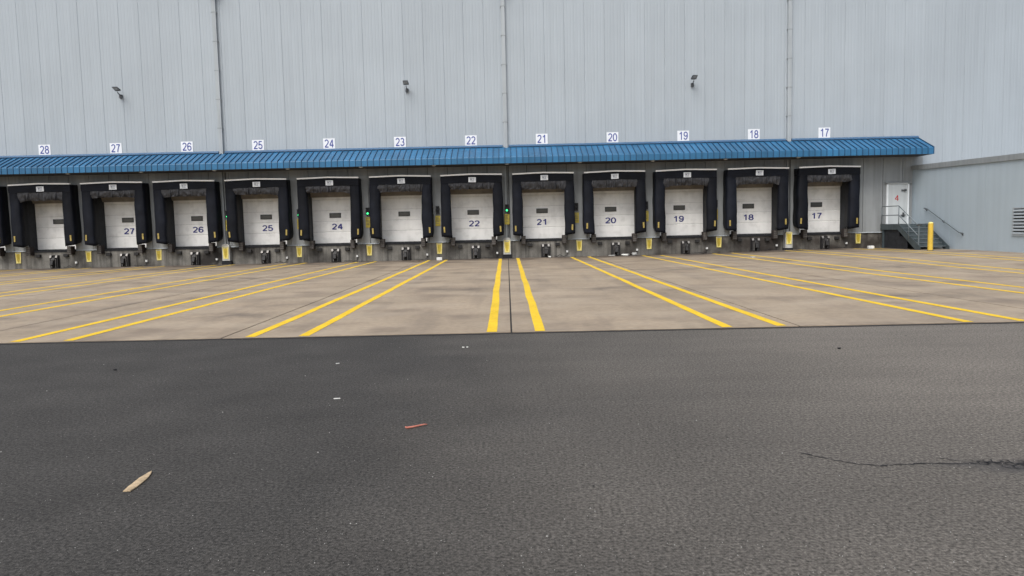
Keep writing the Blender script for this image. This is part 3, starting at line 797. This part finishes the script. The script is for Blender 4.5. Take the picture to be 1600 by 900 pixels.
NUM_DX = {27: 0.02, 26: 0.0, 25: 0.03, 24: 0.06, 22: 0.02, 21: -0.03, 20: -0.04, 19: -0.08, 18: -0.02, 17: -0.03}
WIN_DX = {28: 0.0, 17: -0.05, 20: -0.03, 19: -0.04}
for n in BAYS:
    X = bx(n); g0 = gz(X, D)
    # number board above the canopy
    if n <= 28:
        o = empty('bay_number_sign', (X, D, 6.135), f'white board with navy number {WORD[n]} above the blue canopy', 'sign', 'number boards above the canopy')
        def bd():
            mb = MB(); mb.box(-0.305, 0.305, -0.022, -0.004, -0.26, 0.26); return mb.mesh('board', 'white_plate')
        put('board', cached('bd', bd), o)
        put('number', text_mesh('number', str(n), 'navy_sign', 0.41, 0.46, 0.026, stroke=0.14), o, (0, 0, 0.0))
    # door
    where = f'white sectional dock door with navy number {WORD[n]} and narrow dark window' if n in NUM_DX else f'white sectional dock door without a painted number in {bay(n)}'
    o = empty('dock_door', (X, D + DOOR_Y, 0), where, 'door', 'dock doors')
    for k in range(5):
        p = put('door_panel', dp[k], o, (0, rnd.uniform(-0.003, 0.003), 0))
    w = put('window', wf, o, (WIN_DX.get(n, -0.02), -0.004, 2.455)); put('pane', wp, w)
    put('bottom_seal', us, o)
    if n in NUM_DX:
        put('number', text_mesh('number', str(n), 'navy_paint', 0.30, 0.56, 0.0175, stroke=0.17), o, (NUM_DX[n], -0.003, 1.865))
    # shelter
    sn = f'black padded dock shelter with white top strip around the door of {bay(n)}'
    o = empty('dock_shelter', (X, D, 0), sn, 'dock shelter', 'dock shelters')
    o.rotation_euler = (0, rnd.uniform(-0.005, 0.005), 0)
    put('side_pad', side_pad(-1, n), o); put('side_pad', side_pad(1, n + 40), o)
    put('head_pad', head_mesh(n), o); put('head_curtain', curtain_mesh(n * 3 + 1), o)
    put('top_strip', st, o)
    q = put('label_plate', lb, o, (rnd.uniform(0.0, 0.10), SF - 0.055, 4.09 + rnd.uniform(-.015, .015)), (0, rnd.uniform(-0.03, 0.03), 0)); put('print', lp, q)
    for s in (-1, 1):
        put('yellow_marker', mk, o, (s * (1.44 + rnd.uniform(-.02, .02)), SF - 0.045, 1.58 + rnd.uniform(-.03, .03)), (0, rnd.uniform(-.06, .06), 0))
    who = f'the door of {bay(n)}'
    for s, sd_ in ((-1, 'left'), (1, 'right')):
        o = empty('dock_bumper', (X + s * 1.06, D, 0), f'dark laminated rubber bumper at the {sd_} foot of {who}', 'bumper', 'rubber dock bumpers')
        put('block', bm1, o); put('ply', bm2, o)
    o = empty('dock_leveler', (X, D, 0), f'black dock leveler edge with two lip keepers below {who}', 'leveler', 'dock levelers')
    put('lip', ll, o); put('lip_keeper', lk_, o, (-0.72, 0, 0)); put('lip_keeper', lk_, o, (0.72, 0, 0))
    o = empty('trailer_restraint', (X + 0.10, D, g0), f'dark steel trailer restraint hook on the dock wall of {bay(n)}', 'restraint', 'trailer restraints')
    put('back_plate', rb, o)
    for s in (-1, 1):
        put('guide_rail', rr, o, (s * 0.17, 0, 0)); put('cap', rc, o, (s * 0.15, 0, 0)); put('rod', rod, o, (s * 0.10, 0, 0))
    put('hook', rh, o)
    if n <= 28:
        o = empty('sensor_box', (X + 1.22, D, 0.30 + g0), f'small white sensor box with looping cable low at right of {bay(n)}', 'sensor', 'sensor boxes on the dock wall')
        put('case', jb, o); put('cable', jcond(n), o)

# ------------------------------------------------------------------ dock signals and yellow signs between the bays
for n in (25, 24, 23, 22, 21, 20, 19, 18, 17):
    gx = (21 - n) * B + {25: 0.12, 24: 0.12, 23: 0.03, 22: 0.0, 21: -0.06, 20: -0.1, 19: -0.12, 18: -0.16, 17: -0.2}[n]
    lit = n in (25, 24, 23, 21)
    y = D - (0.125 if n in (25, 21, 17) else 0.012)
    o = empty('dock_signal', (gx, y, 2.60), (f'dock signal showing green beside the left of {bay(n)}' if lit else f'unlit black dock signal beside the left of {bay(n)}'), 'signal', 'dock signals')
    mb = MB(); mb.box(-0.09, 0.09, -0.09, 0, -0.20, 0.20); put('housing', cached('sg1', lambda: mb.mesh('housing', 'black_plastic')), o)
    def vis():
        mb = MB(); mb.box(-0.09, 0.09, -0.17, -0.0905, 0.0, 0.012); return mb.mesh('visor', 'black_plastic')
    put('visor', cached('sg2', vis), o); put('visor', cached('sg2', vis), o, (0, 0, 0.185))
    def lens(mt):
        mb = MB(); mb.tube([(0, -0.0905, 0), (0, -0.105, 0), (0, -0.112, 0)], [0.052, 0.052, 0.034], 16); return mb.mesh('lens', mt)
    put('lens', cached('ln%d' % lit, lambda: lens('green_lamp' if lit else 'void_dark')), o, (0, 0, -0.10))
    put('lens', cached('ln0', lambda: lens('void_dark')), o, (0, 0, 0.10))
    o = empty('yellow_sign', (gx, y, 2.04), f'dirty yellow sign below the dock signal left of {bay(n)}', 'sign', 'yellow signs between the docks')
    def ys_():
        mb = MB(); mb.box(-0.13, 0.13, -0.012, 0, -0.27, 0.27); return mb.mesh('board', 'yellow_sign')
    def yp_():
        mb = MB()
        for z in (0.18, 0.10, 0.03, -0.05, -0.13): mb.box(-0.09, 0.09 - abs(z) * 0.2, -0.016, -0.0125, z, z + 0.022)
        return mb.mesh('print', 'hardware')
    put('board', cached('ys1', ys_), o); put('print', cached('ys2', yp_), o)

# ------------------------------------------------------------------ floodlights
for fx_, fz, lab in ((-19.68, 8.74, 'above bays 27 and 26, the left one'), (-5.04, 8.74, 'above bay 23, the middle one'), (9.62, 8.70, 'above bay 19, the right one')):
    o = empty('floodlight', (fx_, D, fz), f'dark floodlight bracketed high on the wall {lab}', 'floodlight', 'floodlights on the wall')
    o.scale = (0.62, 0.62, 0.62)
    mb = MB(); mb.box(-0.115, 0.115, -0.16, -0.006, -0.14, 0.14); put('wall_box', cached('fl1', lambda: mb.mesh('wall_box', 'lamp_dark')), o)
    mb = MB(); mb.tube([(0, -0.10, 0.10), (0, -0.35, 0.14), (0, -0.55, 0.22), (0, -0.62, 0.42)], 0.038, 8); put('arm', cached('fl2', lambda: mb.mesh('arm', 'lamp_dark')), o)
    def head():
        mb = MB(); mb.hexa([(-0.20, -1.02, 0.55), (0.20, -1.02, 0.55), (0.22, -0.48, 0.36), (-0.22, -0.48, 0.36), (-0.20, -1.02, 0.62), (0.20, -1.02, 0.62), (0.22, -0.48, 0.49), (-0.22, -0.48, 0.49)]); return mb.mesh('head', 'lamp_dark')
    def gl():
        mb = MB(); mb.hexa([(-0.17, -0.99, 0.532), (0.17, -0.99, 0.532), (0.185, -0.62, 0.402), (-0.185, -0.62, 0.402), (-0.17, -0.99, 0.5375), (0.17, -0.99, 0.5375), (0.185, -0.62, 0.4075), (-0.185, -0.62, 0.4075)]); return mb.mesh('glass', 'lamp_glass')
    h_ = put('head', cached('fl3', head), o); put('glass', cached('fl4', gl), h_)

# ------------------------------------------------------------------ door 4, stairs, wall rail, bollard
LZ = 1.33
o = empty('side_door', (20.335, D, LZ), 'white steel door marked with a red 4 at the top of the stairs', 'door')
mb = MB(); mb.box(-0.50, 0.50, -0.035, -0.008, 0.01, 2.06); put('leaf', mb.mesh('leaf', 'man_door'), o)
for x0, x1 in ((-0.60, -0.505), (0.505, 0.58)):
    mb = MB(); mb.box(x0, x1, -0.075, -0.008, 0.0, 2.09); put('jamb', mb.mesh('jamb', 'door_frame'), o)
mb = MB(); mb.box(-0.503, 0.503, -0.07, -0.008, 2.065, 2.12); put('head', mb.mesh('head', 'door_frame'), o)
mb = MB(); mb.prism([(-0.16, 2.13), (-0.009, 2.13), (-0.009, 2.21), (-0.16, 2.17)], 'x', -0.68, 0.66); put('drip_cap', mb.mesh('drip_cap', 'trim_grey'), o)
mb = MB(); mb.box(0.18, 0.44, -0.10, -0.036, 1.72, 1.79); mb.box(0.30, 0.40, -0.12, -0.10, 1.70, 1.81); put('closer', mb.mesh('closer', 'hardware'), o)
mb = MB(); mb.box(0.26, 0.36, -0.055, -0.036, 0.36, 0.60); mb.box(0.16, 0.40, -0.11, -0.056, 0.44, 0.49); put('handle', mb.mesh('handle', 'hardware'), o)
mb = MB(); mb.tube([(-0.05, -0.0355, 1.36), (-0.05, -0.040, 1.36)], 0.23, 24); p = put('number_disc', mb.mesh('number_disc', 'man_door'), o)
put('number', text_mesh('number', '4', 'red_paint', 0.29, 0.20, 0.0, stroke=0.14), o, (-0.05, -0.043, 1.36))

SX0, SX1, SY = 19.48, 20.86, 36.6
GZ = 0.10
o = empty('steel_stairs', (0, 0, 0), 'grey steel stairs and landing with pipe rails below the white door', 'stairs')
mb = MB(); mb.box(SX0 + 0.014, XC - 0.03, SY + 0.001, D - 0.09, LZ - 0.05, LZ); put('landing', mb.mesh('landing', 'stair_steel'), o)
mb = MB(); mb.box(SX0 - 0.012, SX0 + 0.012, SY + 0.001, D - 0.03, LZ - 0.27, LZ + 0.02); put('fascia', mb.mesh('fascia', 'stair_steel'), o)
mb = MB(); mb.box(SX1 + 0.013, XC - 0.02, SY - 0.018, SY - 0.001, LZ - 0.27, LZ + 0.01); put('fascia', mb.mesh('fascia', 'stair_steel'), o)
mb = MB(); mb.box(SX0 + 0.10, XC - 0.02, SY + 0.20, SY + 0.22, 0.10, LZ - 0.055); mb.box(SX0 + 0.07, SX0 + 0.09, SY - 0.7, D - 0.30, 0.10, LZ - 0.60); mb.box(SX0 + 0.07, SX0 + 0.09, SY + 0.02, D - 0.30, LZ - 0.599, LZ - 0.055); put('shade_skirt', mb.mesh('shade_skirt', 'jamb'), o)  # dark panels added under the landing in place of deep shade
NR = 7; RISE = (LZ - GZ) / NR; RUN = 0.285; SYB = SY - RUN * (NR - 0.4)
for x0 in (SX0, SX1):
    mb = MB(); mb.prism([(SY, LZ + 0.02), (SY, LZ - 0.30), (SYB + 0.30, GZ), (SYB - 0.10, GZ), (SYB - 0.10, GZ + 0.16)], 'x', x0 - 0.012, x0 + 0.012); put('stringer', mb.mesh('stringer', 'stair_steel'), o)
for k in range(1, NR):
    z = LZ - k * RISE; y = SY - (k - 1) * RUN
    mb = MB(); mb.box(SX0 + 0.014, SX1 - 0.014, y - RUN - 0.02, y, z - 0.04, z)
    mb.box(SX0 + 0.014, SX1 - 0.014, y - 0.012, y - 0.001, z + 0.001, z + RISE - 0.055)
    t_ = put('tread', mb.mesh('tread', 'stair_steel'), o)
    mb = MB(); mb.box(SX0 + 0.03, SX1 - 0.03, y - RUN - 0.028, y - RUN - 0.0205, z - 0.03, z + 0.002); put('nosing', mb.mesh('nosing', 'rail_steel'), t_)
for x, y in ((SX0 + 0.06, D - 0.20), (XC - 0.15, SY + 0.1)):
    mb = MB(); mb.box(x - 0.045, x + 0.045, y - 0.045, y + 0.045, 0.05, LZ - 0.051); put('support', mb.mesh('support', 'stair_steel'), o)
def rail(pts, r=0.021): put('rail', MB().tube(pts, r, 8).mesh('rail', 'rail_steel', True), o)
def post(x, y, z0, z1): put('post', MB().tube([(x, y, z0), (x, y, z1)], 0.022, 8).mesh('post', 'rail_steel', True), o)
yb = SYB + 0.1; zb = GZ + 0.35
RX = SX0 - 0.005
for hgt in (0.92, 0.46):
    rail([(RX, D - 0.14, LZ + hgt - 0.06), (RX, D - 0.18, LZ + hgt), (RX, SY, LZ + hgt), (RX, SY - 0.06, LZ + hgt - 0.03), (RX, yb, zb + hgt - 0.12)])
post(RX, D - 0.14, LZ - 0.1, LZ + 0.90)
post(RX, SY - 0.02, LZ - 0.1, LZ + 0.92); post(RX, SY - 0.95, LZ - 0.85, LZ + 0.33); 
mb = MB(); mb.tube([(RX + 0.03, yb, GZ), (RX + 0.03, yb, GZ + 1.17)], 0.03, 10); put('newel_post', mb.mesh('newel_post', 'rail_steel'), o)
mb = MB(); mb.box(RX - 0.07, RX + 0.14, yb - 0.05, yb + 0.05, GZ + 1.171, GZ + 1.21); put('post_cap', mb.mesh('post_cap', 'rubber'), o)

o = empty('wall_handrail', (XC, 35.4, 1.5), 'sloping grey handrail bolted to the annex wall beside the stairs', 'handrail')
HA, HB = (-0.10, 1.45, 0.60), (-0.10, -1.28, -0.60)
mb = MB(); mb.tube([(HA[0], HA[1] + 0.22, HA[2] + 0.01), HA, HB, (HB[0], HB[1] - 0.25, HB[2] + 0.0)], 0.022, 8); put('rail', mb.mesh('rail', 'rail_steel', True), o)
for t in (0.0, 0.5, 1.0):
    p = Vector(HA).lerp(Vector(HB), t); e = 0.12 if t == 0 else -0.12 if t == 1 else 0
    mb = MB(); mb.tube([(p.x, p.y + e, p.z - 0.02), (p.x + 0.03, p.y + e, p.z - 0.07), (-0.006, p.y + e, p.z - 0.08)], 0.016, 6)
    mb.box(-0.014, -0.004, p.y + e - 0.05, p.y + e + 0.05, p.z - 0.13, p.z - 0.03); put('bracket', mb.mesh('bracket', 'hardware'), o)

BXX, BYY = 19.36, 33.6
o = empty('bollard', (BXX, BYY, GZ + 0.012), 'yellow steel bollard with rounded top standing in front of the stairs', 'bollard')
mb = MB(); mb.tube([(0, 0, 0.0), (0, 0, 1.24)], 0.112, 24, cap=False); put('post', mb.mesh('post', 'bollard_yellow', True), o)
mb = MB(); mb.tube([(0, 0, 1.24), (0, 0, 1.27), (0, 0, 1.30), (0, 0, 1.315), (0, 0, 1.32)], [0.112, 0.105, 0.08, 0.045, 0.01], 24); put('cap', mb.mesh('cap', 'yellow_plate', True), o)
mb = MB(); mb.tube([(0, 0, 0.001), (0, 0, 0.018)], [0.15, 0.125], 20); put('base_ring', mb.mesh('base_ring', 'crack_dark'), o)

# ------------------------------------------------------------------ loose things
def lump(name, loc, size, mat, label, cat, seed, rz=0.0, group=None):
    mb = MB(); r = random.Random(seed); N1, N2 = 10, 6
    def fn(u, v):
        a = 2 * math.pi * u; b = math.pi * (v * 0.98 + 0.01)
        p = Vector((math.sin(b) * math.cos(a), math.sin(b) * math.sin(a), math.cos(b)))
        q = 1 + 0.45 * noise.noise(p * 2.2 + Vector((seed, 0, 0)))
        e = 0.5                                             # squarish lump
        p = Vector([math.copysign(abs(c) ** e, c) for c in p]) * q * 0.72
        return (p.x * size[0] / 2, p.y * size[1] / 2, max(0.0, p.z * size[2] / 2 + size[2] * 0.42))
    mb.grid(N1, N2, fn)
    return tag(put(name, mb.mesh(name, mat, False), None, loc, (0, 0, rz)), label, cat, group)
def brick(name, loc, label, rz):
    mb = MB(); a, b, c, e = 0.14, 0.10, 0.14, 0.02
    lo = [(-a, -b), (a, -b), (a, b), (-a, b)]
    mb.hexa([(*p, 0) for p in lo] + [(*p, c - e) for p in lo])
    mb.hexa([(*p, c - e + .0005) for p in lo] + [(p[0] * .88, p[1] * .84, c) for p in lo])
    return tag(put(name, mb.mesh(name, 'white_block'), None, loc, (0, 0, rz)), label, 'block', 'white blocks by the dock wall')
brick('white_block', (-3.60, D - 0.55, 0.016), 'white block on the ground between docks 23 and 22', 0.1)
brick('white_block', (18.62, D - 0.75, 0.016 + 0.10), 'white block on the ground between dock 17 and the stairs', -0.1)
lump('crumpled_plastic', (6.05, D - 0.30, 0.012), (0.55, 0.3, 0.12), 'paper_white', 'crumpled white plastic against the dock wall under door 20', 'litter', 3)
lump('crumpled_plastic', (6.55, D - 0.22, 0.012), (0.40, 0.28, 0.20), 'guard_steel', 'greyish crumpled wrap against the dock wall right of the white plastic', 'litter', 8)
lump('crumpled_plastic', (5.35, D - 0.25, 0.012), (0.50, 0.18, 0.07), 'guard_steel', 'flat strip of grey wrap against the dock wall under door 20', 'litter', 11)
lump('paper_scrap', (2.1, D - 0.45, 0.012), (0.20, 0.14, 0.10), 'paper_white', 'small pale scrap on the concrete below door 21', 'litter', 5)
lump('paper_scrap', (10.95, D - 5.5, 0.014), (0.28, 0.3, 0.05), 'paper_white', 'faint pale scrap on the concrete between the lines of docks 19 and 18', 'litter', 6)

# pale wood splinter on the asphalt
a, b = Vector((-2.508, 4.518, 0)), Vector((-2.535, 4.896, 0)); d = (b - a); L = d.length
mb = MB(); N = 14
def prof_w(t): return 0.029 * min(1.0, max(0.0, (1.0 - t) / 0.36)) ** 0.75 * (0.78 + 0.25 * min(1, t * 5)) + 0.001
rows = []
for k in range(N + 1):
    t = k / N; w = max(0.002, prof_w(t)); j = 0.002 * noise.noise((k * 0.9, 2.3, 0)) + 0.003 * math.sin(t * math.pi)
    rows.append([(-w + j - t * 0.004, t * L, 0.0), (w + j, t * L, 0.0), (w + j, t * L, 0.007), (0.25 * w + j, t * L, 0.013 - 0.005 * t), (-w * .9 + j, t * L, 0.006)])
for r in rows: mb.v += r
for k in range(N):
    for q in range(5): mb.f.append((k * 5 + q, k * 5 + (q + 1) % 5, (k + 1) * 5 + (q + 1) % 5, (k + 1) * 5 + q))
mb.f.append(tuple(range(5))); mb.f.append(tuple(N * 5 + q for q in range(5)))
tag(put('wood_splinter', mb.mesh('wood_splinter', 'wood_chip'), None, (a.x, a.y, 0.004), (0, 0, math.atan2(-d.x, d.y))), 'pale pointed wood splinter lying on the asphalt at lower left', 'wood')
mb = MB(); mb.tube([(-0.93, 5.825, 0.020), (-0.922, 5.835, 0.010), (-0.88, 5.855, 0.010), (-0.83, 5.885, 0.012), (-0.79, 5.918, 0.012), (-0.765, 5.925, 0.010)], [0.006, 0.009, 0.008, 0.0075, 0.006, 0.0035], 7)
tag(put('twig', mb.mesh('twig', 'pink_twig', True)), 'thin reddish bent twig lying on the asphalt', 'twig')
def sliver(loc, ln, w, rz, label):
    mb = MB(); mb.prism([(-ln / 2, -w / 3), (-ln / 4, -w / 2), (ln / 2, -w / 5), (ln / 2, w / 5), (-ln / 4, w / 2), (-ln / 2, w / 3)], 'z', 0.0, 0.008)
    tag(put('white_sliver', mb.mesh('white_sliver', 'paper_white'), None, loc, (0, 0, rz)), label, 'litter', 'white slivers on the asphalt')
sliver((-1.745, 6.95, 0.004), 0.062, 0.013, 0.15, 'white sliver on the asphalt, the nearer of the two left of the twig')
sliver((-2.17, 8.83, 0.004), 0.045, 0.012, 0.6, 'tiny white sliver on the asphalt, the farther of the two left of the twig')
lump('white_crumb', (-0.70, 9.80, 0.003), (0.045, 0.04, 0.02), 'paper_white', 'left one of two white crumbs near the concrete edge', 'litter', 21, group='white crumbs')
lump('white_crumb', (-0.645, 9.82, 0.003), (0.035, 0.03, 0.018), 'paper_white', 'right one of two white crumbs near the concrete edge', 'litter', 22, group='white crumbs')
lump('dark_stone', (-4.83, 8.75, 0.003), (0.05, 0.05, 0.02), 'pebble_dark', 'small black stone on the asphalt below the left line pair', 'stone', 31, group='black stones on the asphalt')
lump('dark_stone', (4.05, 9.05, 0.003), (0.05, 0.05, 0.022), 'pebble_dark', 'small black stone on the asphalt below the right line pair', 'stone', 32, group='black stones on the asphalt')
